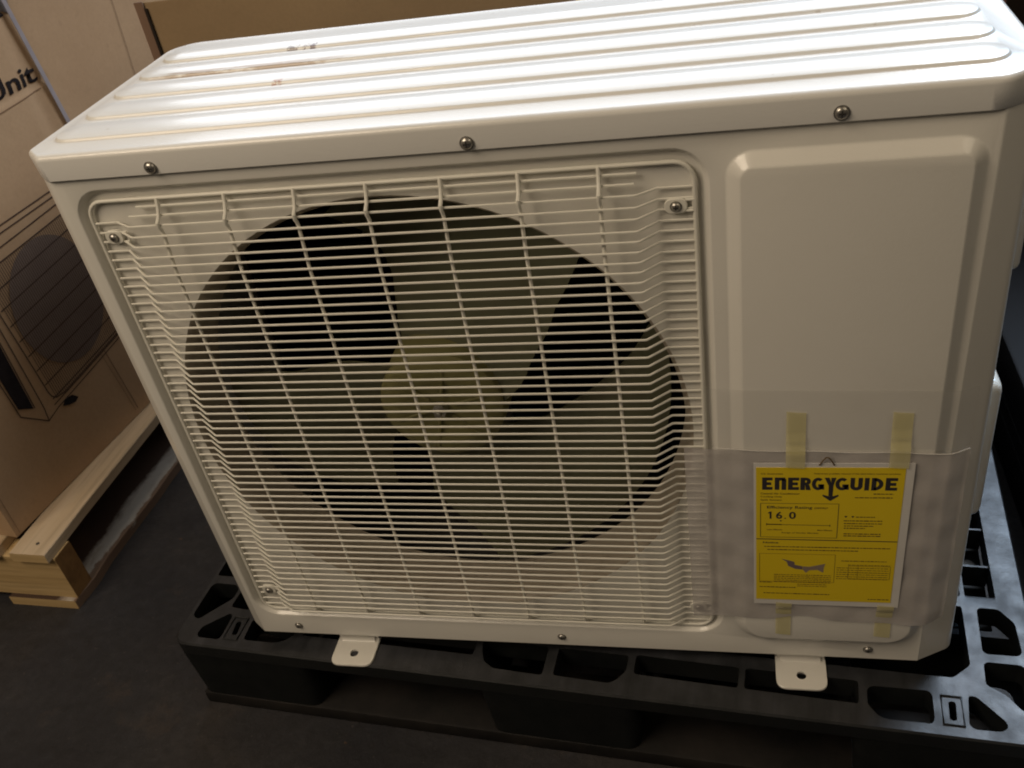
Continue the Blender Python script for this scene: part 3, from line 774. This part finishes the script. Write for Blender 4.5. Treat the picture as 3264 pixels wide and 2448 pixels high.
tape(0.7775, 0.7945, 0.052, 0.108, 'pale yellow tape strip below the right corner of the yellow label', 0.0)

# ================================================================ BLACK PLASTIC PALLET
PH = 0.1365
bp = thing('plastic_pallet', 'dusty black plastic pallet with cut-out deck under the air conditioner', 'pallet', (-0.122, -0.007, FLOOR), math.atan2(-0.075, 0.9972))
PL, PW = 1.080, 0.98
bm = bmesh.new()
holes = [
 [(0.007, 0.050), (0.012, 0.044), (0.020, 0.043), (0.053, 0.084), (0.053, 0.101), (0.045, 0.108), (0.012, 0.108), (0.007, 0.102)],
 [(0.006, 0.122), (0.052, 0.122), (0.052, 0.185), (0.006, 0.185)],
 [(0.057, 0.069), (0.076, 0.067), (0.088, 0.067), (0.088, 0.108), (0.059, 0.108)],
 [(0.031, 0.018), (0.036, 0.013), (0.066, 0.013), (0.069, 0.018), (0.068, 0.054), (0.062, 0.058), (0.032, 0.030)],
 [(0.082, 0.023), (0.090, 0.023), (0.087, 0.046), (0.079, 0.046)],
 [(0.103, 0.020), (0.107, 0.017), (0.150, 0.018), (0.164, 0.024), (0.174, 0.036), (0.150, 0.046), (0.106, 0.054), (0.101, 0.050)],
 [(0.183, 0.035), (0.426, 0.035), (0.426, 0.066), (0.190, 0.066)],
 [(0.434, 0.050), (0.441, 0.029), (0.456, 0.019), (0.520, 0.017), (0.520, 0.060), (0.434, 0.060)],
 [(0.533, 0.019), (0.603, 0.017), (0.612, 0.024), (0.621, 0.038), (0.621, 0.060), (0.533, 0.060)],
 [(0.630, 0.034), (0.753, 0.031), (0.753, 0.060), (0.630, 0.062)],
 [(0.760, 0.031), (0.886, 0.029), (0.886, 0.060), (0.760, 0.060)],
 [(0.895, 0.030), (0.906, 0.016), (0.915, 0.013), (0.961, 0.014), (0.964, 0.020), (0.964, 0.052), (0.960, 0.057), (0.900, 0.055), (0.895, 0.050)],
 [(0.9790, 0.021), (0.9865, 0.021), (0.9875, 0.046), (0.9795, 0.046)],
 [(0.998, 0.018), (1.003, 0.013), (1.030, 0.014), (1.037, 0.020), (1.036, 0.027), (1.009, 0.056), (1.001, 0.056)],
 [(1.023, 0.120), (1.027, 0.116), (1.060, 0.117), (1.065, 0.122), (1.0635, 0.165), (1.048, 0.185), (1.028, 0.185), (1.024, 0.181)],
 [(1.021, 0.073), (1.040, 0.062), (1.055, 0.042), (1.064, 0.044), (1.066, 0.100), (1.061, 0.105), (1.026, 0.105), (1.022, 0.101)],
]
# big openings behind the front row
ys = [(0.078, 0.185), (0.200, 0.335), (0.350, 0.470), (0.490, 0.620), (0.640, 0.770), (0.790, 0.955)]
for (y0, y1) in ys:
    xs_ = [(0.100, 0.240), (0.252, 0.400), (0.412, 0.528), (0.540, 0.668), (0.680, 0.828), (0.840, 1.008)]
    for (x0, x1) in xs_:
        yy1 = y1; holes.append([(x0, y0), (x1 - (0.02 if x1 == 1.008 and y0 < .1 else 0), y0), (x1, y0 + (0.02 if x1 == 1.008 and y0 < .1 else 0)) if x1 == 1.008 and y0 < .1 else (x1, y0), (x1, yy1), (x0, yy1)])
holes.append([(1.013, 0.198), (1.0475, 0.198), (1.0475, 0.945), (1.013, 0.945)])
for y0 in (0.20, 0.264, 0.330, 0.40, 0.47, 0.54, 0.61, 0.68, 0.75, 0.82, 0.89):
    holes.append([(0.012, y0), (0.085, y0), (0.085, y0 + 0.052), (0.012, y0 + 0.052)])
outl = fillet([(0, 0), (PL, 0), (PL, PW), (0, PW)], 0.022, 6)
def clean(P):
    out = []
    for p in P:
        if not out or (Vector(p) - Vector(out[-1])).length > 1e-4: out.append(p)
    return out
O1 = ring(bm, [(0.002 + x * (PL - 0.004) / PL, 0.002 + y * (PW - 0.004) / PW, PH) for x, y in outl])
O2 = ring(bm, [(x, y, PH - 0.0025) for x, y in outl]); O3 = ring(bm, [(x, y, PH - 0.022) for x, y in outl])
loft(bm, O1, O2); loft(bm, O2, O3)
hl = []
for P in holes:
    P = fillet(clean(P), 0.004, 2)
    cxh = sum(p[0] for p in P) / len(P); cyh = sum(p[1] for p in P) / len(P)
    a = ring(bm, [(x, y, PH) for x, y in P]); b = ring(bm, [(cxh + (x - cxh) * 0.985, cyh + (y - cyh) * 0.985, PH - 0.002) for x, y in P]); c = ring(bm, [(cxh + (x - cxh) * 0.985, cyh + (y - cyh) * 0.985, PH - 0.030) for x, y in P])
    loft(bm, a, b); loft(bm, b, c); hl.append(a)
fill(bm, [O1] + hl)
mesh_obj('deck', bm, PLAST, bp)
for (x0, x1) in ((0.0735, 0.0945), (0.9725, 0.9935)):
    bm = bmesh.new()
    tube(bm, [(x0, 0.015, PH + 0.0005), (x1, 0.015, PH + 0.0005), (x1, 0.052, PH + 0.0005), (x0, 0.052, PH + 0.0005)], 0.0013, 6, closed=True)
    mesh_obj('slot_rim', bm, PLAST, bp)
# skirt blocks and skids
for (y0, y1) in ((0.0006, 0.16), (0.41, 0.57), (0.82, PW - 0.0006)):
    for (x0, x1) in ((0.0006, 0.200), (0.435, 0.640), (0.880, PL - 0.0006)):
        bm = bmesh.new()
        O = fillet([(x0, y0), (x1, y0), (x1, y1), (x0, y1)], 0.020, 5)
        cx_, cy_ = (x0 + x1) / 2, (y0 + y1) / 2
        tp = ring(bm, [(x, y, PH - 0.0225) for x, y in O]); md = ring(bm, [(cx_ + (x - cx_) * 0.95, cy_ + (y - cy_) * 0.96, 0.03) for x, y in O])
        b2 = ring(bm, [(cx_ + (x - cx_) * 0.95, cy_ + (y - cy_) * 0.96, 0.024) for x, y in O])
        loft(bm, tp, md); loft(bm, md, b2)
        mesh_obj('leg_block', bm, PLASTD, bp)
for (y0, y1) in ((0.002, 0.11), (0.43, 0.55), (0.86, PW - 0.002)):
    bm = bmesh.new(); bx(bm, 0.006, PL - 0.006, y0, y1, 0.0, 0.0235, bev=0.004, seg=2)
    mesh_obj('skid', bm, SKID, bp)
bm = bmesh.new()      # dark inner tray under the openings, with round drain holes seen as dark discs
bx(bm, 0.03, PL - 0.032, 0.19, PW - 0.03, PH - 0.048, PH - 0.044)
mesh_obj('inner_tray', bm, PLASTD, bp)
for y0 in (0.256, 0.322, 0.388, 0.454, 0.52, 0.586, 0.652, 0.718, 0.784, 0.85):
    bm = bmesh.new(); bx(bm, 1.0125, 1.048, y0, y0 + 0.0028, PH - 0.040, PH - 0.005)
    mesh_obj('cross_rib', bm, PLAST, bp)
for q in range(9):
    bm = bmesh.new(); lathe(bm, [(0.008, 0.0), (0.008, 0.0012)], (1.032, 0.228 + 0.068 * q, PH - 0.0438), axis='z', n=16)
    mesh_obj('drain_hole', bm, RECESS, bp)

# ================================================================ WOODEN PALLET
WP_ANG = -math.atan2(0.038, 1.0)
wp = thing('wooden_pallet', 'worn wooden pallet under the printed cardboard box, left of the white unit', 'pallet', (-0.430, 0.151, FLOOR), WP_ANG)
WT = 0.128
def board(name, x0, x1, y0, y1, z0, z1, m, seed, lbl=None, jag=0.0012, mats=None):
    rnd = random.Random(seed); bm = bmesh.new(); n = 22
    long_y = (y1 - y0) > (x1 - x0)
    L0, L1 = (y0, y1) if long_y else (x0, x1)
    secs = []
    for k in range(n + 1):
        l = L0 + (L1 - L0) * k / n; j = [rnd.uniform(-jag, jag) for _ in range(4)]; c = 0.0012
        if long_y: P = [(x0 + j[0] + c, z1), (x1 + j[1] - c, z1), (x1 + j[1], z1 - c), (x1 + j[1], z0), (x0 + j[0], z0), (x0 + j[0], z1 - c)]; P = [(a, l, b) for a, b in P]
        else: P = [(y0 + j[0] * .3 + c, z1), (y1 + j[1] - c, z1), (y1 + j[1], z1 - c), (y1 + j[1], z0), (y0 + j[0] * .3, z0), (y0 + j[0] * .3, z1 - c)]; P = [(l, a, b) for a, b in P]
        secs.append(ring(bm, P))
    for a, b in zip(secs, secs[1:]): loft(bm, a, b)
    f0 = bm.faces.new(secs[0]); f1 = bm.faces.new(secs[-1])
    if mats: f0.material_index = 1; f1.material_index = 1
    o = mesh_obj(name, bm, mats or m, wp)
    if lbl: o['label'] = lbl
    return o
x_right = 0.0
for i in range(8):
    wv = 0.068 if i == 0 else 0.088
    x1 = x_right; x0 = x1 - wv
    board('plank', x0, x1, 0.0, 1.16, WT - 0.018, WT, WOODY, 20 + i, mats=[WOODY, WOODX])
    x_right = x0 - 0.030
for i, y0 in enumerate((0.010, 0.55, 1.10)):
    board('stringer', -0.93, 0.004, y0, y0 + 0.040, 0.0185, WT - 0.0185, WOODX, 40 + i, mats=[WOODX, ENDG])
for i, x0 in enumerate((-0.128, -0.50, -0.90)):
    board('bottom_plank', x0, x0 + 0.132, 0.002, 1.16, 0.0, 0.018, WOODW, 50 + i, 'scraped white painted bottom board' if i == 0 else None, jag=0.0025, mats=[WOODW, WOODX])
bm = bmesh.new(); lathe(bm, [(0.0032, 0), (0.0026, 0.0006)], (-0.028, 0.024, WT + 0.0002), axis='z', n=10); mesh_obj('nail', bm, RECESS, wp)

# ================================================================ PRINTED CARDBOARD BOX (left)
BZ = FLOOR + WT + 0.0015
sl = 0.15; ux, uy = sl / math.hypot(1, sl), 1 / math.hypot(1, sl)     # direction along the printed face
BO = Vector((-0.502, 0.187, BZ))
box = thing('cardboard_box', 'tall light brown cardboard box printed with a unit drawing, on the wooden pallet', 'cardboard box', tuple(BO), -math.atan2(sl, 1.0))
# local frame: x = outward normal of the printed face, y = along it, z = up from the box bottom; z_world = z + BZ
BL, BH, BD = 1.28, 0.86, 0.42
bm = bmesh.new()
def dent(y, z):
    d = -0.004 * math.exp(-((y - 0.420) / 0.016) ** 2) * min(1, max(0, (z - 0.2) / 0.3))
    d += -0.0022 * math.exp(-((z - 0.592 - 0.01 * (y - .35)) / 0.006) ** 2) * (1 if y < 0.45 else 0)
    d += 0.004 * math.sin(y * 7) * math.sin(z * 5.5)
    return d
NY, NZ = 320, 160
g = [[bm.verts.new((dent(BL * i / NY, BH * j / NZ) * (0 if (i in (0, NY) or j in (0,)) else 1), BL * i / NY, BH * j / NZ)) for j in range(NZ + 1)] for i in range(NY + 1)]
for i in range(NY):
    for j in range(NZ): bm.faces.new((g[i][j], g[i + 1][j], g[i + 1][j + 1], g[i][j + 1]))
bk = [[bm.verts.new((-BD, y, z)) for z in (0, BH)] for y in (0, BL)]
bm.faces.new((bk[0][0], bk[0][1], bk[1][1], bk[1][0]))
bm.faces.new([g[0][j] for j in range(NZ + 1)] + [bk[0][1], bk[0][0]])
bm.faces.new([g[NY][j] for j in range(NZ, -1, -1)] + [bk[1][0], bk[1][1]])
bm.faces.new([g[i][NZ] for i in range(NY + 1)] + [bk[1][1], bk[0][1]])
bm.faces.new([g[i][0] for i in range(NY, -1, -1)] + [bk[0][0], bk[1][0]])
mesh_obj('carton', bm, CARD, box)
def bz(s, z):
    s, z = 0.9793 * s - 0.0007, 0.9793 * z + 0.0195
    return (dent(s, z - BZ) + 0.0016, s, z - BZ)
#        # (s, world z) on the printed face -> local
bm = text_bm('Unit', 0.3310, 0.4430, 0.5555, 0.5860, bz, 0.018); mesh_obj('printed_word', bm, INK, box, smooth=False)
bm = bmesh.new()
def bpoly(pts, off=0.0):
    vs = [bm.verts.new(Vector(bz(*p)) + Vector((off, 0, 0))) for p in pts]; bm.faces.new(vs)
bpoly([(0.395, 0.6640), (0.4215, 0.6612), (0.4335, 0.6622), (0.4260, 0.6705), (0.395, 0.6740)])
mesh_obj('printed_mark', bm, INK, box, smooth=False)
bm = bmesh.new(); bpoly([(0.4275, 0.6700), (0.4395, 0.6640), (0.4460, 0.6620), (0.4490, 0.690), (0.4275, 0.705)])
mesh_obj('printed_mark', bm, INKL, box, smooth=False)
# strap
bm = bmesh.new()
n = 40
for s_ in (0,):
    pts = []
    for k in range(n + 1):
        z = -0.049 + (0.80 + 0.049) * k / n; s = 0.4595 - (z - 0.4858) * 0.112
        pts.append((0.9793 * s - 0.0007, 0.9793 * z + 0.0195))
    A = []
    for s, z in pts:
        y0 = (s - 0.0040, z); y1 = (s + 0.0040, z)
        A.append((bm.verts.new((0.0050, y0[0], z - BZ)), bm.verts.new((0.0050, y1[0], z - BZ)), bm.verts.new((0.0040, y1[0], z - BZ)), bm.verts.new((0.0040, y0[0], z - BZ))))
    for a, b in zip(A, A[1:]):
        for q in range(4): bm.faces.new((a[q], a[(q + 1) % 4], b[(q + 1) % 4], b[q]))
mesh_obj('plastic_strap', bm, STRAP, box)
# drawing of the outdoor unit
bm = bmesh.new()
def bline(pts, wd):
    P = []
    for a, b in zip(pts, pts[1:]):
        m_ = max(1, int((Vector(b) - Vector(a)).length / 0.012))
        P += [tuple(Vector(a).lerp(Vector(b), k / m_)) for k in range(m_)]
    P.append(pts[-1]); strip(bm, P, wd, bz)
SL = lambda x0, z, s: None
for L in ([(0.100, 0.393), (0.2493, 0.396), (0.58, 0.400)], [(0.105, 0.3835), (0.2425, 0.3856), (0.58, 0.391)], [(0.140, 0.362), (0.2307, 0.3674), (0.58, 0.384)],
          [(0.58, 0.400), (0.59, 0.39), (0.585, 0.12), (0.573, 0.112)], [(0.140, 0.362), (0.1438, 0.2329), (0.1424, 0.111)], [(0.1540, 0.364), (0.1553, 0.2506), (0.1576, 0.0992)],
          [(0.1121, 0.1153), (0.1546, 0.0742), (0.1832, 0.0819), (0.3482, 0.1016), (0.573, 0.128)], [(0.1576, 0.0992), (0.1546, 0.0742)], [(0.178, 0.0905), (0.35, 0.1085), (0.575, 0.135)],
          [(0.100, 0.393), (0.1085, 0.18), (0.1121, 0.1153)]): bline(L, 0.0021)
fr_ = [(0.170, 0.338), (0.1650, 0.322), (0.1684, 0.2709), (0.1786, 0.1167), (0.1815, 0.106), (0.1885, 0.0990), (0.2059, 0.0961), (0.3586, 0.1121), (0.45, 0.1215), (0.458, 0.135), (0.456, 0.345), (0.449, 0.359), (0.35, 0.3544), (0.184, 0.3463), (0.170, 0.338)]
bline(fr_, 0.0022)
for i in range(8): bline([(0.171 + 0.0014 * i, 0.3115 - 0.0301 * i), (0.456, 0.334 - 0.0295 * i)], 0.0022)
mesh_obj('printed_drawing', bm, INKB, box, smooth=False)
bm = bmesh.new()
x = 0.186
while x < 0.452:
    zt_ = 0.3463 + (x - 0.184) * 0.049; zb_ = 0.0965 + max(0, (x - 0.206)) * 0.105
    bline([(x - 0.011, zt_), (x + 0.003, zb_)], 0.0012); x += 0.0044
tag(mesh_obj('printed_mesh', bm, INKF, box, smooth=False), kind='stuff')
bm = bmesh.new()
cv = bm.verts.new(Vector(bz(0.283, 0.236)) - Vector((0.0006, 0, 0))); rg = []
for k in range(48):
    a = 2 * PI * k / 48; rg.append(bm.verts.new(Vector(bz(0.283 + 0.0965 * math.cos(a), 0.236 + 0.1125 * math.sin(a))) - Vector((0.0006, 0, 0))))
for k in range(48): bm.faces.new((cv, rg[k], rg[(k + 1) % 48]))
mesh_obj('printed_fan_disc', bm, INKG, box, smooth=False)
bm = bmesh.new()
bpoly([(0.1085, 0.30), (0.1415, 0.30), (0.1412, 0.2329), (0.1400, 0.1120), (0.1150, 0.1290)])
bpoly([(0.1914, 0.0774), (0.2050, 0.0700), (0.2190, 0.0660), (0.2281, 0.0700), (0.2180, 0.0820), (0.2017, 0.0850)])
mesh_obj('printed_shading', bm, INK, box, smooth=False)

for L_, w_ in (([(0.3203, 0.1119), (0.3362, -0.0398)], 0.0022), ([(0.3103, 0.1100), (0.3290, -0.0398)], 0.0010),
               ([(0.6700, 0.78), (0.6659, 0.6101), (0.6581, 0.4937), (0.65, 0.30)], 0.0012), ([(0.02, 0.5300), (0.3419, 0.5394), (0.4417, 0.5441)], 0.0014),
               ([(0.0107, 0.10), (0.0080, -0.047)], 0.0010)):
    bm = bmesh.new(); bline(L_, w_); mesh_obj('crease_line', bm, CREASE, box, smooth=False)

# ================================================================ BROWN BOX BEHIND
b2 = thing('cardboard_box', 'plain dark brown cardboard box right behind the white unit', 'cardboard box', (0.38, 0.50, FLOOR))
bm = bmesh.new(); bx(bm, -0.144, 0.945, 0.500, 0.95, FLOOR + 0.001, 0.684, bev=0.003)
mesh_obj('carton', bm, CARD2, b2, world=True)
bm = bmesh.new(); bx(bm, -0.1515, -0.1385, 0.4965, 0.4995, FLOOR + 0.002, 0.6855, bev=0.001)
tag(mesh_obj('corner_board', bm, mat('corner_board_card', (0.16, 0.095, 0.06), rough=0.8), b2, world=True), 'greyish brown edge board on the left corner')
bm = bmesh.new(); bx(bm, -0.1380, -0.1350, 0.4970, 0.4997, FLOOR + 0.002, 0.676)
mesh_obj('gap_shade_strip', bm, mat('painted_gap_shade', (0.012, 0.007, 0.004), rough=0.9), b2, world=True)  # solid dark strip painted in as the shade beside the edge board
bm = bmesh.new(); bx(bm, 0.936, 0.949, 0.4960, 0.4995, FLOOR + 0.002, 0.684, bev=0.001)
mesh_obj('corner_board', bm, mat('red_brown_board', (0.12, 0.035, 0.015), rough=0.8), b2, world=True)
bm = bmesh.new(); bx(bm, 0.449, 0.467, 0.4985, 0.4997, 0.622, 0.66)
o = mesh_obj('yellow_sticker', bm, YEL, b2, smooth=False, world=True)
bm = bmesh.new(); bx(bm, 0.4675, 0.472, 0.4982, 0.4996, 0.6235, 0.66)
mesh_obj('sticker_bar', bm, INK, b2, smooth=False, world=True)

# ================================================================ DARK THINGS AT THE RIGHT
b3 = thing('shipping_carton', 'low black wrapped carton on the dark floor right of the black pallet', 'carton', (1.35, 0.75, FLOOR))
bm = bmesh.new(); bx(bm, 1.045, 1.75, 0.16, 1.04, FLOOR + 0.001, 0.02, bev=0.006)
mesh_obj('carton', bm, BLUEY, b3, world=True)
for z in (-0.06, -0.09):
    bm = bmesh.new(); bx(bm, 1.0435, 1.0449, 0.17, 1.03, z, z + 0.006)
    mesh_obj('wrap_fold', bm, BLUEY, b3, world=True)
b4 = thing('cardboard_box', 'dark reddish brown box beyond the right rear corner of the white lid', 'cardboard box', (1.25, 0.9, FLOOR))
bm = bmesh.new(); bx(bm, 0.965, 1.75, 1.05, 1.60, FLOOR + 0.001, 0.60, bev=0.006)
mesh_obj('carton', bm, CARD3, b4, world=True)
